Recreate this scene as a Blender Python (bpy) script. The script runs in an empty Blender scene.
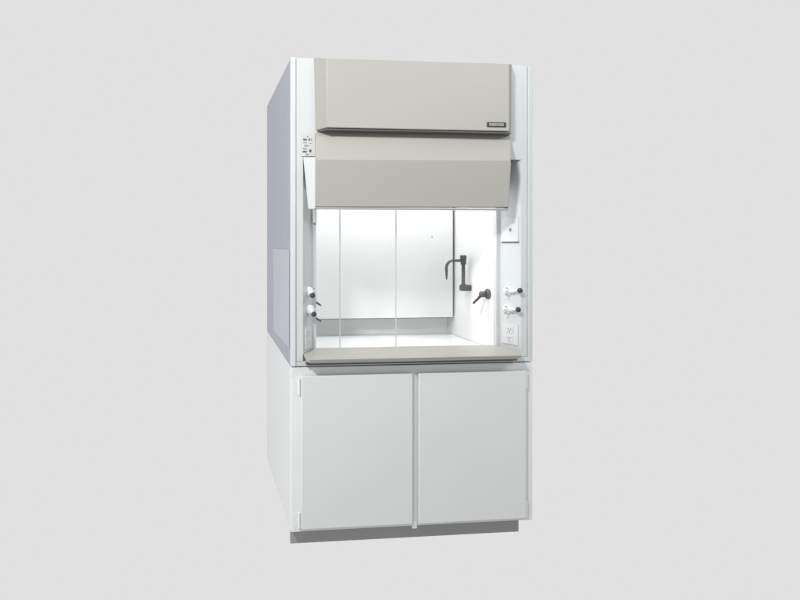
import bpy, bmesh, math
from mathutils import Vector, Matrix
sc = bpy.context.scene
COL = sc.collection
R = math.radians

# ------------------------------------------------------------------ materials
def mat(name, col, rough=.4, metal=0., var=.03, scale=3., bump=.0, bscale=400., coat=0., stretch=(1, 1, 1), spec=.5):
    m = bpy.data.materials.new(name); m.use_nodes = True
    nt = m.node_tree; n = nt.nodes; l = nt.links
    b = n['Principled BSDF']
    b.inputs['Metallic'].default_value = metal
    b.inputs['Coat Weight'].default_value = coat
    b.inputs['Specular IOR Level'].default_value = spec
    tc = n.new('ShaderNodeTexCoord')
    mp = n.new('ShaderNodeMapping'); mp.inputs['Scale'].default_value = stretch
    l.new(tc.outputs['Object'], mp.inputs['Vector'])
    nz = n.new('ShaderNodeTexNoise'); nz.inputs['Scale'].default_value = scale; nz.inputs['Detail'].default_value = 5
    l.new(mp.outputs[0], nz.inputs['Vector'])
    rp = n.new('ShaderNodeValToRGB')
    e = rp.color_ramp.elements
    e[0].position = .3; e[1].position = .7
    e[0].color = (*[c * (1 - var) for c in col], 1); e[1].color = (*[min(1, c * (1 + var)) for c in col], 1)
    l.new(nz.outputs['Fac'], rp.inputs[0]); l.new(rp.outputs[0], b.inputs['Base Color'])
    mr = n.new('ShaderNodeMapRange'); mr.inputs[3].default_value = rough * .85; mr.inputs[4].default_value = min(1, rough * 1.15)
    n2 = n.new('ShaderNodeTexNoise'); n2.inputs['Scale'].default_value = 12
    l.new(tc.outputs['Object'], n2.inputs['Vector'])
    l.new(n2.outputs['Fac'], mr.inputs[0]); l.new(mr.outputs[0], b.inputs['Roughness'])
    if bump:
        n3 = n.new('ShaderNodeTexNoise'); n3.inputs['Scale'].default_value = bscale
        bp = n.new('ShaderNodeBump'); bp.inputs['Strength'].default_value = bump; bp.inputs['Distance'].default_value = .001
        l.new(tc.outputs['Object'], n3.inputs['Vector'])
        l.new(n3.outputs['Fac'], bp.inputs['Height']); l.new(bp.outputs[0], b.inputs['Normal'])
    return m

M = {}
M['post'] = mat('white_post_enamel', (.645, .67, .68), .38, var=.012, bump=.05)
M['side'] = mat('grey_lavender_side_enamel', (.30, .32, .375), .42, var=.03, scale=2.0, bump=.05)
M['hatch'] = mat('pale_side_hatch_enamel', (.40, .415, .46), .42, var=.02, bump=.05)
M['beige'] = mat('beige_grey_enamel', (.465, .450, .422), .45, var=.015, scale=2.2, bump=.05)
M['return'] = mat('shaded_beige_return', (.365, .36, .335), .45, var=.015, bump=.05)  # panel beige darkened: shade of the mitred returns put into the colour
M['sill'] = mat('sill_enamel', (.435, .418, .387), .35, var=.015, bump=.05)
M['liner'] = mat('white_liner_resin', (.86, .865, .865), .5, var=.01, spec=.3)
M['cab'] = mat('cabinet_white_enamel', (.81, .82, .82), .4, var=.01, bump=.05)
M['cabside'] = mat('cabinet_side_enamel', (.65, .66, .665), .4, var=.01, bump=.05)  # cabinet white darkened for the shell, countering the key light on its sides
M['door'] = mat('door_pale_grey_enamel', (.72, .735, .73), .36, var=.012, bump=.05)
M['toe'] = mat('toe_kick_dark_grey', (.36, .36, .35), .5, var=.05)
M['panel'] = mat('control_panel_pale_film', (.62, .63, .62), .4, var=.01)
M['dark'] = mat('dark_steel_and_gap_shade', (.12, .12, .11), .5, var=.05)  # for the feet, and for dark strips standing in for shaded gaps
M['fitting'] = mat('dark_grey_epoxy_fitting', (.105, .11, .105), .38, var=.1, scale=30, spec=.4)
M['black'] = mat('black_knob_plastic', (.045, .05, .055), .35, var=.1, scale=40)
M['red'] = mat('dark_red_serrated_nozzle', (.085, .05, .052), .4, var=.1, scale=40)
M['plate'] = mat('satin_steel_plate', (.34, .34, .30), .5, metal=.0, var=.05, scale=60)
M['frame'] = mat('blackened_plate_frame', (.04, .04, .03), .4, var=.1, scale=60)
M['plastic'] = mat('white_outlet_plastic', (.70, .72, .73), .3, var=.01)
M['ink'] = mat('grey_black_printing', (.06, .06, .07), .6, var=.2, scale=200)
M['inkpale'] = mat('mid_grey_printing', (.28, .28, .30), .6, var=.2, scale=200)
M['track'] = mat('pane_edge_aluminium', (.66, .67, .68), .35, metal=.0, var=.05)
M['hinge'] = mat('hinge_white_metal', (.82, .84, .84), .25, var=.02)
M['lens'] = mat('lamp_lens_acrylic', (.8, .8, .8), .5, var=.01)

def glass(name):
    m = bpy.data.materials.new(name); m.use_nodes = True
    nt = m.node_tree; n = nt.nodes; l = nt.links
    n.remove(n['Principled BSDF'])
    t = n.new('ShaderNodeBsdfTransparent'); t.inputs[0].default_value = (.985, .99, .988, 1)
    g = n.new('ShaderNodeBsdfGlossy'); g.inputs['Roughness'].default_value = .02
    fr = n.new('ShaderNodeFresnel'); fr.inputs[0].default_value = 1.45
    nz = n.new('ShaderNodeTexNoise'); nz.inputs['Scale'].default_value = 4
    mm = n.new('ShaderNodeMath'); mm.operation = 'MULTIPLY'
    mr = n.new('ShaderNodeMapRange'); mr.inputs[3].default_value = .35; mr.inputs[4].default_value = .5
    l.new(nz.outputs['Fac'], mr.inputs[0]); l.new(fr.outputs[0], mm.inputs[0]); l.new(mr.outputs[0], mm.inputs[1])
    mx = n.new('ShaderNodeMixShader'); l.new(mm.outputs[0], mx.inputs[0])
    l.new(t.outputs[0], mx.inputs[1]); l.new(g.outputs[0], mx.inputs[2])
    l.new(mx.outputs[0], n['Material Output'].inputs['Surface'])
    return m
M['glass'] = glass('clear_sash_glass')

# ------------------------------------------------------------------ mesh helpers
class MB:
    def __init__(s): s.bm = bmesh.new()
    def box(s, x0, x1, y0, y1, z0, z1):
        v = [s.bm.verts.new((x, y, z)) for z in (z0, z1) for y in (y0, y1) for x in (x0, x1)]
        for f in ((0, 2, 3, 1), (4, 5, 7, 6), (0, 1, 5, 4), (2, 6, 7, 3), (0, 4, 6, 2), (1, 3, 7, 5)):
            s.bm.faces.new([v[i] for i in f])
        return s
    def solid(s, bottom, top):
        """two matching loops of 3-D points joined into a closed solid"""
        a = [s.bm.verts.new(p) for p in bottom]; b = [s.bm.verts.new(p) for p in top]
        s.bm.faces.new(a[::-1]); s.bm.faces.new(b); n = len(a)
        for i in range(n): s.bm.faces.new((a[i], a[(i + 1) % n], b[(i + 1) % n], b[i]))
        return s
    def plan(s, pts, z0, z1):
        return s.solid([(x, y, z0) for x, y in pts], [(x, y, z1) for x, y in pts])
    def profile(s, yz, x0, x1):
        return s.solid([(x0, y, z) for y, z in yz], [(x1, y, z) for y, z in yz])
    def lathe(s, p0, p1, prof, seg=28):
        """prof: (distance along axis 0..1, radius)"""
        p0, p1 = Vector(p0), Vector(p1); d = p1 - p0
        q = Vector((0, 0, 1)).rotation_difference(d.normalized())
        rings = []
        for t, r in prof:
            rings.append([s.bm.verts.new(p0 + d * t + q @ Vector((r * math.cos(a), r * math.sin(a), 0)))
                          for a in (2 * math.pi * k / seg for k in range(seg))])
        for A, B in zip(rings, rings[1:]):
            for k in range(seg): s.bm.faces.new((A[k], A[(k + 1) % seg], B[(k + 1) % seg], B[k]))
        s.bm.faces.new(rings[0][::-1]); s.bm.faces.new(rings[-1])
        return s
    def tube(s, pts, rad, seg=20):
        P = [Vector(p) for p in pts]; rings = []
        for i, p in enumerate(P):
            t = (P[min(i + 1, len(P) - 1)] - P[max(i - 1, 0)]).normalized()
            q = Vector((0, 0, 1)).rotation_difference(t) if abs(t.z) > .999 else None
            side = Vector((0, 1, 0)); up = t.cross(side).normalized(); side = up.cross(t).normalized()
            r = rad[i] if isinstance(rad, (list, tuple)) else rad
            rings.append([s.bm.verts.new(p + side * r * math.cos(a) + up * r * math.sin(a))
                          for a in (2 * math.pi * k / seg for k in range(seg))])
        for A, B in zip(rings, rings[1:]):
            for k in range(seg): s.bm.faces.new((A[k], A[(k + 1) % seg], B[(k + 1) % seg], B[k]))
        s.bm.faces.new(rings[0][::-1]); s.bm.faces.new(rings[-1])
        return s
    def build(s, name, m, parent=None, bev=.0, smooth=False, label=None):
        bmesh.ops.recalc_face_normals(s.bm, faces=s.bm.faces)
        me = bpy.data.meshes.new(name); s.bm.to_mesh(me); s.bm.free()
        o = bpy.data.objects.new(name, me); COL.objects.link(o)
        me.materials.append(m)
        if parent is not None: o.parent = parent
        if bev:
            bv = o.modifiers.new('edge_round', 'BEVEL'); bv.width = bev; bv.segments = 3; bv.limit_method = 'ANGLE'; bv.angle_limit = R(25)
            bv.harden_normals = False
        if smooth or bev:
            for p in me.polygons: p.use_smooth = True
            me.set_sharp_from_angle(angle=R(42))
        if label: o['label'] = label
        return o

def thing(name, label, cat, loc=(0, 0, 0)):
    o = bpy.data.objects.new(name, None); COL.objects.link(o)
    o.location = loc; o['label'] = label; o['category'] = cat
    return o

# ------------------------------------------------------------------ base cabinet (floor z = 0, X width, Y depth, Z up)
cab = thing('base_cabinet', 'white two-door steel base cabinet under the fume hood, with a dark recessed toe kick', 'cabinet')
D = .858; W = 1.222; T = 2.374
# shell: sides, back, bottom, top
b = MB()
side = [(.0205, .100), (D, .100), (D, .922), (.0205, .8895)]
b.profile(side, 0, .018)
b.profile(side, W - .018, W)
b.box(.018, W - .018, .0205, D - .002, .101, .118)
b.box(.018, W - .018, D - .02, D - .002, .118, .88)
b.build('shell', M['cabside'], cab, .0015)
b = MB()
b.box(.0, .053, .001, .02, .101, .888)              # left stile
b.box(1.170, W, .001, .02, .101, .888)
b.box(.053, 1.170, .0015, .02, .845, .888)             # top rail
b.box(.053, 1.170, .004, .02, .101, .125)              # bottom rail
b.build('face_frame', M['cab'], cab, .0012)
MB().box(.586, .634, .0005, .02, .1255, .8448).box(.599, .623, -.004, .0035, .091, .1255).build('mullion', M['door'], cab, .001)
for x0, x1, hx in ((.047, .593, .036), (.626, 1.176, 1.182)):
    d = MB().box(x0, x1, -.021, -.001, .122, .851).build('door', M['door'], cab, .003)
    for z0, z1 in ((.765, .842), (.128, .203)):
        MB().lathe((hx, -.013, z0), (hx, -.013, z1),
                   [(0, .0035), (.02, .0055), (.06, .0055), (.07, .0045), (.93, .0045), (.94, .0055), (.98, .0055), (1, .0035)], 16).build('hinge', M['cab'], d, smooth=True)
MB().box(.010, 1.194, .070, .088, .006, .100).build('toe_kick', M['toe'], cab, .001)
for x in (.16, 1.05):
    MB().lathe((x, .74, 0), (x, .74, .1015), [(0, .024), (.12, .024), (.2, .012), (1, .012)]).build('leveling_foot', M['dark'], cab, smooth=True)

# ------------------------------------------------------------------ fume hood standing on the cabinet
hood = thing('fume_hood', 'white and beige laboratory fume hood with a bright open work chamber, on the two-door cabinet', 'fume hood', (0, 0, .892))
def hb(mb, name, m, parent=None, bev=0, smooth=False, label=None):
    """built in room coordinates, stored relative to the hood's base"""
    bmesh.ops.translate(mb.bm, verts=mb.bm.verts, vec=(0, 0, -.892))
    return mb.build(name, m, parent or hood, bev, smooth, label)

sp = [(.026, .8935), (D, .9275), (D, T - .010), (.026, T)]
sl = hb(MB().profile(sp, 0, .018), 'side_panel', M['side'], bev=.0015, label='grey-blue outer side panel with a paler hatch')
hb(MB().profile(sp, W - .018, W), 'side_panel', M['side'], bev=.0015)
hb(MB().box(-.004, .0, .040, .553, .975, 1.452), 'access_hatch', M['hatch'], sl, .0015)
hb(MB().box(.018, W - .018, D - .018, D - .002, .93, T - .012), 'rear_panel', M['side'], bev=.001)
hb(MB().box(.018, W - .018, .04, D - .018, T - .030, T - .012), 'top_panel', M['side'], bev=.001)

# bevelled posts either side of the opening, full height
zt = T
hb(MB().plan([(.026, .0), (.058, .0), (.124, .10), (.146, .10), (.146, .128), (.026, .128)], .918, zt - .001), 'post', M['post'], bev=.0015)
hb(MB().plan([(W - .028, .0), (1.161, .0), (1.112, .10), (1.092, .10), (1.092, .128), (W - .028, .128)], .918, zt - .004), 'post', M['post'], bev=.0015)
# rounded outer corner trims
hb(MB().plan([(.0005, -.002), (.0235, -.004), (.0235, .025), (.0005, .025)], .8935, zt + .001), 'corner_trim', M['post'], bev=.003)
hb(MB().plan([(W - .0255, -.004), (W - .0005, -.002), (W - .0005, .025), (W - .0255, .025)], .8935, zt - .003), 'corner_trim', M['post'], bev=.003)
# foot rails below the posts and behind the sill
hb(MB().box(.0238, W - .0258, .001, .03, .894, .917), 'bottom_rail', M['post'], bev=.001)
# flat header behind the front panels
hb(MB().box(.0480, 1.1700, -.0010, .012, 1.9000, zt - .002), 'header_plate', M['post'], bev=.0004)

# upper front panel with mitred returns
bot = [(.119, -.0005), (.160, -.06), (1.062, -.06), (1.108, -.0005)]
up = MB().solid([(x, y, 2.026 if y > -.05 else 2.029) for x, y in bot],
                [(x, y, zt + .001 if y > -.05 else 2.353) for x, y in [(.112, -.0005), (.160, -.06), (1.062, -.06), (1.109, -.0005)]])
upper = hb(up, 'upper_front_panel', M['beige'], bev=.003)
hb(MB().plan([(.127, -.001), (.163, -.052), (1.058, -.052), (1.100, -.001)], 2.019, 2.0255), 'panel_shadow_strip', M['dark'], bev=.001)  # dark strip standing in for the shadow under the upper panel
e = .0012
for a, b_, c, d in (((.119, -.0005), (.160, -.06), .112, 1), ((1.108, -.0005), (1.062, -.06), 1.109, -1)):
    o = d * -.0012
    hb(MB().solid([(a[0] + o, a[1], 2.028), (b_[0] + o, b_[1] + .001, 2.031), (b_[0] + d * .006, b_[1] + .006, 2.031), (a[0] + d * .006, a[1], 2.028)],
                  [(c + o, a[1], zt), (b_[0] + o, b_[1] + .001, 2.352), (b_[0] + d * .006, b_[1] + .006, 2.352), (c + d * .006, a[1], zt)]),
       'panel_return', M['return'], upper, label='mitred return of the upper panel, its shade painted as darker beige')
# maker's plate: frame, plate and worn printing
pl = hb(MB().box(.948, 1.044, -.0635, -.0602, 2.046, 2.070), 'name_plate', M['frame'], upper, .0008)
hb(MB().box(.9575, 1.031, -.0645, -.0636, 2.0520, 2.0650), 'plate_face', M['plate'], upper)
g = MB(); g.box(.9630, .9655, -.0652, -.0646, 2.0520, 2.0650)
for i, (x, w, h) in enumerate(((.985, .004, .005), (.991, .005, .006), (.998, .004, .005), (1.004, .005, .004), (1.012, .003, .004))):
    g.box(x, x + w, -.0652, -.0646, 2.0555, 2.0555 + h)
hb(g, 'plate_printing', M['inkpale'], upper)

# lower front panel: leans out to a crease, then back in to the sash handle
lp = MB()
A = [(.121, -.0005, 2.020), (1.108, -.0005, 2.020)]
Cc = [(.1005, -.088, 1.873), (1.051, -.088, 1.882)]
Bb = [(.1095, -.045, 1.656), (1.067, -.045, 1.660)]
Z = [(.1095, -.0005, 1.656), (1.067, -.0005, 1.660)]
Y = [(.1005, -.0005, 1.871), (1.051, -.0005, 1.881)]
lp.solid([A[0], Cc[0], Bb[0], Z[0], Y[0]], [A[1], Cc[1], Bb[1], Z[1], Y[1]])
lower = hb(lp, 'lower_front_panel', M['beige'], bev=.0025)
hb(MB().box(.111, 1.067, -.046, -.005, 1.645, 1.6545), 'sash_handle', M['sill'], bev=.002)
# white mitred cheeks closing the ends of the lower panel
hb(MB().solid([(.083, -.0008, 1.648), (.1085, -.0445, 1.648), (.1085, -.0008, 1.648)],
              [(.0585, -.0008, 1.897), (.0990, -.0870, 1.882), (.0990, -.0008, 1.897)]), 'end_cheek', M['post'], bev=.001)
hb(MB().solid([(1.0685, -.0440, 1.650), (1.090, -.0008, 1.650), (1.0685, -.0008, 1.650)],
              [(1.0525, -.0870, 1.883), (1.108, -.0008, 1.884), (1.0525, -.0008, 1.884)]), 'end_cheek', M['post'], bev=.001)

# control panel on the post top
cp = hb(MB().box(.046, .1165, -.0035, -.0004, 1.900, 2.011), 'control_panel', M['panel'], bev=.0008)
def cx(u): return .053 + (u / 20 - 2) * .0049
def cz(v): return 2.008 - (v / 20 - 4) * .0048
for u, v, w, h, k in ((150, 135, 14, 30, 'ink'), (78, 195, 26, 40, 'ink'), (118, 198, 26, 40, 'ink'), (182, 195, 26, 44, 'ink'), (224, 190, 20, 40, 'inkpale'),
                      (98, 258, 70, 12, 'inkpale'), (205, 268, 50, 10, 'inkpale'), (125, 318, 80, 28, 'inkpale'), (92, 380, 78, 24, 'inkpale'),
                      (92, 438, 80, 28, 'ink'), (203, 420, 40, 52, 'ink'), (140, 490, 44, 13, 'ink')):
    hb(MB().box(cx(u - w / 2), cx(u + w / 2), -.0048, -.0036, cz(v + h / 2), cz(v - h / 2)), 'button', M[k], cp, .0004)

# work chamber
hb(MB().box(.104, .120, .1285, .662, .9305, 2.25), 'liner_wall', M['liner'], bev=.001)
hb(MB().box(1.100, 1.116, .1285, .662, .9305, 2.25), 'liner_wall', M['liner'], bev=.001)
hb(MB().box(.1205, 1.0995, .645, .660, .9305, 2.25), 'back_liner', M['liner'])
hb(MB().box(.1205, 1.0995, .10, .6445, 2.235, 2.25), 'chamber_ceiling', M['liner'])
hb(MB().box(.1205, 1.0995, .02, .6445, .915, .930), 'worktop', M['liner'], bev=.001)
bf = hb(MB().box(.135, 1.086, .550, .557, 1.039, 2.18), 'baffle', M['liner'], bev=.001)
hb(MB().box(1.0865, 1.0895, .5495, .556, 1.045, 2.18), 'baffle_dark_strip', M['dark'], bf)  # dark strip painting the shaded gap between baffle and side wall
hb(MB().box(.137, 1.085, .5505, .5565, 1.0358, 1.0388), 'baffle_dark_strip', M['fitting'], bf)  # dark line along the baffle's bottom edge
for x, z in ((.956, 1.523),):
    hb(MB().lathe((x, .551, z), (x, .5475, z), [(0, .0045), (.6, .0045), (1, .0025)], 14), 'baffle_screw', M['plate'], bf, smooth=True)
lf = hb(MB().box(.25, .97, .16, .30, 2.20, 2.234), 'light_fixture', M['liner'], bev=.003)
hb(MB().box(.27, .95, .175, .285, 2.192, 2.1995), 'lens', M['lens'], lf, .002)

# sliding sash panes, seen through; their polished edges make the thin upright lines
for x0, x1, y in ((.148, .2715, .1185), (.2715, .5610, .1105), (.5610, .8560, .1185)):
    p = hb(MB().box(x0, x1, y - .003, y + .003, .957, 1.72), 'sash_pane', M['glass'])
    if x1 < .8:
        hb(MB().box(x1 - .0018, x1 + .0018, y - .0036, y + .0036, .957, 1.72), 'pane_edge', M['track'], p)
hb(MB().box(.1245, .1455, .085, .0995, 1.585, 1.655), 'sash_stop', M['track'], bev=.001)
hb(MB().box(.125, 1.09, .0125, .084, 1.765, 1.777), 'sash_soffit', M['liner'])
hb(MB().box(.125, 1.111, .0845, .0995, 1.765, 2.234), 'light_stop_apron', M['liner'])  # unseen closure, added to keep chamber light off the bevelled posts

# airfoil sill across the bottom of the opening
sx = [(.066, -.090), (1.106, -.090), (1.122, -.055), (1.132, -.035), (1.132, .0), (1.095, .09), (1.088, .124), (.148, .124), (.126, .09), (.060, .0), (.056, -.035)]
top = {-.090: .9445, -.055: .9490, -.035: .9500, .0: .9530, .09: .9555, .124: .9555}
bt = {-.090: .9240, -.055: .9205, -.035: .9205, .0: .9205, .09: .9310, .124: .9310}
sill = hb(MB().solid([((x + .012 if x < .5 else x - .012) if y < .05 else x, y + (.014 if y < -.08 else .008 if y < -.02 else 0), bt[y]) for x, y in sx], [(x, y, top[y]) for x, y in sx]), 'airfoil_sill', M['sill'], bev=.003)
hb(MB().box(.070, 1.126, -.026, -.0005, .9045, .9195), 'sill_gap_shade', M['dark'], bev=.001)  # dark bar put in as the shade of the gap under the sill

# ---- fittings
def valve(x, z, s, kx, kz):
    """service valve on a bevelled post: escutcheon, body, stem and round knob facing the room"""
    y = .052
    base = hb(MB().lathe((x, y + .012, z), (x, y - .012, z), [(0, .023), (.8, .023), (1, .019)], 24), 'valve', M['hinge'], smooth=True)
    hb(MB().lathe((x, y - .012, z), (kx, -.012, kz), [(0, .012), (.4, .012), (.45, .008), (1, .008)], 20), 'stem', M['hinge'], base, smooth=True)
    hb(MB().lathe((kx, -.012, kz), (kx, -.032, kz), [(0, .007), (.1, .0095), (.25, .0120), (.45, .0130), (.65, .0126), (.82, .0108), (.94, .0075), (1, .003)], 28), 'knob', M['black'], base, smooth=True)
    for dx, dz, w in ((.024, -.019, .010), (.022, .015, .009), (.024, -.004, .005)):
        hb(MB().box(x - s * dx - w / 2, x - s * dx + w / 2, y - .018, y - .013, z + dz - .0025, z + dz + .0025), 'index_mark', M['inkpale'], base)
valve(.098, 1.247, -1, .0995, 1.236)
valve(.102, 1.158, -1, .1065, 1.146)
valve(1.130, 1.243, 1, 1.141, 1.250)
valve(1.126, 1.150, 1, 1.132, 1.156)

def nozzle(p0, p1, m, parent, r=.0065):
    prof = []; n = 7
    for k in range(n):
        t = k / n; rr = r * (1 - .35 * t)
        prof += [(t, rr * .72), (t + .85 / n, rr)]
    prof.append((1, r * .4))
    return hb(MB().lathe(p0, p1, prof, 18), 'hose_nozzle', m, parent, smooth=False)
for z in (1.190, 1.108):
    f = hb(MB().lathe((.1202, .195, z + .012), (.134, .195, z + .012), [(0, .018), (.7, .018), (1, .013)]), 'gas_outlet', M['fitting'], smooth=True)
    nozzle((.134, .195, z + .010), (.190, .180, z - .028), M['fitting'], f, .008)
# gas outlet on the far side wall: flange, hub, serrated nozzle
f = hb(MB().lathe((1.0998, .190, 1.213), (1.084, .190, 1.213), [(0, .0280), (.35, .0280), (.7, .022), (1, .017)], 32), 'gas_outlet', M['fitting'], smooth=True,
       label='dark round gas outlet with a reddish serrated nozzle on the right chamber wall')
hb(MB().lathe((1.084, .190, 1.213), (1.053, .190, 1.211), [(0, .010), (.2, .0165), (.8, .0165), (1, .010)], 24), 'hub', M['fitting'], f, smooth=True)
nozzle((1.060, .190, 1.205), (1.016, .190, 1.163), M['red'], f, .0085)

# gooseneck tap
fx, fy = 1.058, .372
fb = hb(MB().box(fx - .018, 1.0995, fy - .016, fy + .016, 1.214, 1.248), 'water_tap', M['fitting'], bev=.006)
hb(MB().lathe((fx, fy, 1.245), (fx, fy, 1.372), [(0, .014), (.05, .014), (.1, .0100), (1, .0100)]), 'riser', M['fitting'], fb, smooth=True)
hb(MB().lathe((fx, fy, 1.362), (fx, fy, 1.416), [(0, .012), (.06, .0155), (.55, .0155), (.6, .0175), (.96, .0175), (1, .0150)]), 'riser_cap', M['fitting'], fb, smooth=True)
pts = [(fx, fy, 1.386), (fx - .035, fy, 1.386), (fx - .055, fy, 1.386)]
cxx, cr = fx - .060, .040
for k in range(9):
    a = math.pi / 2 + (math.pi / 2) * k / 8
    pts.append((cxx + cr * math.cos(a), fy, 1.386 - cr + cr * math.sin(a)))
pts += [(cxx - cr, fy, 1.33), (cxx - cr + .0005, fy, 1.315), (cxx - cr + .001, fy, 1.300), (cxx - cr + .001, fy, 1.278)]
rad = [.0078] * 12 + [.0078, .0065, .0055, .0035]
hb(MB().tube(pts, rad), 'spout', M['fitting'], fb, smooth=True)

# duplex outlets and the switch plate lie on the bevelled posts: local frame (along bevel, out, up)
def on_bevel(mb, P0, P1, t, z, flip):
    a = Vector((P0[0], P0[1], 0)); bb = Vector((P1[0], P1[1], 0)); e = (bb - a).normalized()
    n = Vector((e.y, -e.x, 0)) if flip > 0 else Vector((-e.y, e.x, 0))
    o = a + (bb - a) * t + Vector((0, 0, z))
    m = Matrix(((e.x, n.x, 0, o.x), (e.y, n.y, 0, o.y), (0, 0, 1, o.z), (0, 0, 0, 1)))
    bmesh.ops.transform(mb.bm, matrix=m, verts=mb.bm.verts); return mb
PL = ((.058, 0), (.124, .10), 1); PR = ((1.161, 0), (1.112, .10), -1)
for P0, P1, s in (PL, PR):
    q = hb(on_bevel(MB().box(-.042, .042, .0004, .005, -.052, .052), P0, P1, .50, 1.023, s), 'power_outlet', M['plastic'], bev=.0015)
    for dz in (.022, -.022):
        hb(on_bevel(MB().box(-.017, .017, .0052, .0075, dz - .016, dz + .016), P0, P1, .50, 1.023, s), 'socket', M['plastic'], q, .001)
        h = MB()
        h.box(-.009, -.005, .0070, .0080, dz - .001, dz + .009); h.box(.005, .009, .0070, .0080, dz - .001, dz + .009)
        h.box(-.003, .003, .0070, .0080, dz - .011, dz - .005)
        hb(on_bevel(h, P0, P1, .50, 1.023, s), 'slot', M['inkpale'], q)
P0, P1, s = PR
q = hb(on_bevel(MB().box(-.040, .048, .0004, .006, -.060, .060), P0, P1, .46, 1.552, s), 'switch_plate', M['plastic'], bev=.0012)
hb(on_bevel(MB().box(-.042, .050, .0004, .0055, -.0655, -.0605), P0, P1, .46, 1.552, s), 'plate_dark_edge', M['dark'], q)  # dark strip along the plate's lower edge
hb(on_bevel(MB().box(-.004, .004, .0062, .014, -.007, .009), P0, P1, .46, 1.552, s), 'toggle', M['inkpale'], q, .001)

# ------------------------------------------------------------------ camera
cd = bpy.data.cameras.new('camera'); cam = bpy.data.objects.new('camera', cd); COL.objects.link(cam)
cam.location = (-.4498, -2.4741, 1.4831)
cam.rotation_euler = (R(90), 0, -.0914)
cd.sensor_width = 36; cd.lens = 523.517 / 800 * 36
cd.shift_x = (400 - 244.597) / 800; cd.shift_y = -(300 - 243.409) / 800
cd.clip_start = .05; cd.clip_end = 100
sc.camera = cam

# ------------------------------------------------------------------ lights
def area(name, loc, target, size, power, col=(1, 1, 1), sy=None):
    ld = bpy.data.lights.new(name, 'AREA'); ld.energy = power; ld.color = col
    ld.size = size
    if sy: ld.shape = 'RECTANGLE'; ld.size_y = sy
    o = bpy.data.objects.new(name, ld); COL.objects.link(o); o.location = loc
    o.rotation_euler = (Vector(target) - Vector(loc)).to_track_quat('-Z', 'Y').to_euler(); return o
area('studio_key', (-1.75, -2.45, 3.65), (.8, 0, 1.8), .45, 112, (1, .985, .96))
area('studio_fill', (2.5, -2.5, 3.8), (.8, 0, 2.0), 1.2, 40, (.95, .98, 1))
area('low_bounce', (-2.9, -.9, .1), (0, .4, .8), 1.2, 26, (.97, .98, 1))  # added lamp without a real source, lightens the lower left side
area('chamber_lamp', (.61, .21, 2.188), (.61, .26, 0), .66, 4.9, (1, 1, 1), .2)

# world: an even pale grey studio backdrop behind the hood, dimmer room behind the camera
w = bpy.data.worlds.new('World'); sc.world = w; w.use_nodes = True
n = w.node_tree.nodes; l = w.node_tree.links
bg = n['Background']
tc = n.new('ShaderNodeTexCoord'); 
mr = n.new('ShaderNodeMapRange'); mr.interpolation_type = 'SMOOTHSTEP'
mr.inputs[1].default_value = -.25; mr.inputs[2].default_value = .10
rp = n.new('ShaderNodeMix'); rp.data_type = 'RGBA'
rp.inputs[6].default_value = (.43, .435, .44, 1); rp.inputs[7].default_value = (.753, .753, .753, 1)
dot = n.new('ShaderNodeVectorMath'); dot.operation = 'DOT_PRODUCT'; dot.inputs[1].default_value = (-.45, .893, 0)
l.new(tc.outputs['Generated'], dot.inputs[0]); l.new(dot.outputs['Value'], mr.inputs[0])
l.new(mr.outputs[0], rp.inputs[0]); l.new(rp.outputs[2], bg.inputs[0]); bg.inputs[1].default_value = 1

vs = sc.view_settings
vs.view_transform = 'Standard'; vs.look = 'None'; vs.exposure = 0; vs.gamma = 1
sc.render.resolution_x = 1024; sc.render.resolution_y = 768
sc.cycles.max_bounces = 10; sc.cycles.diffuse_bounces = 6; sc.cycles.transparent_max_bounces = 16
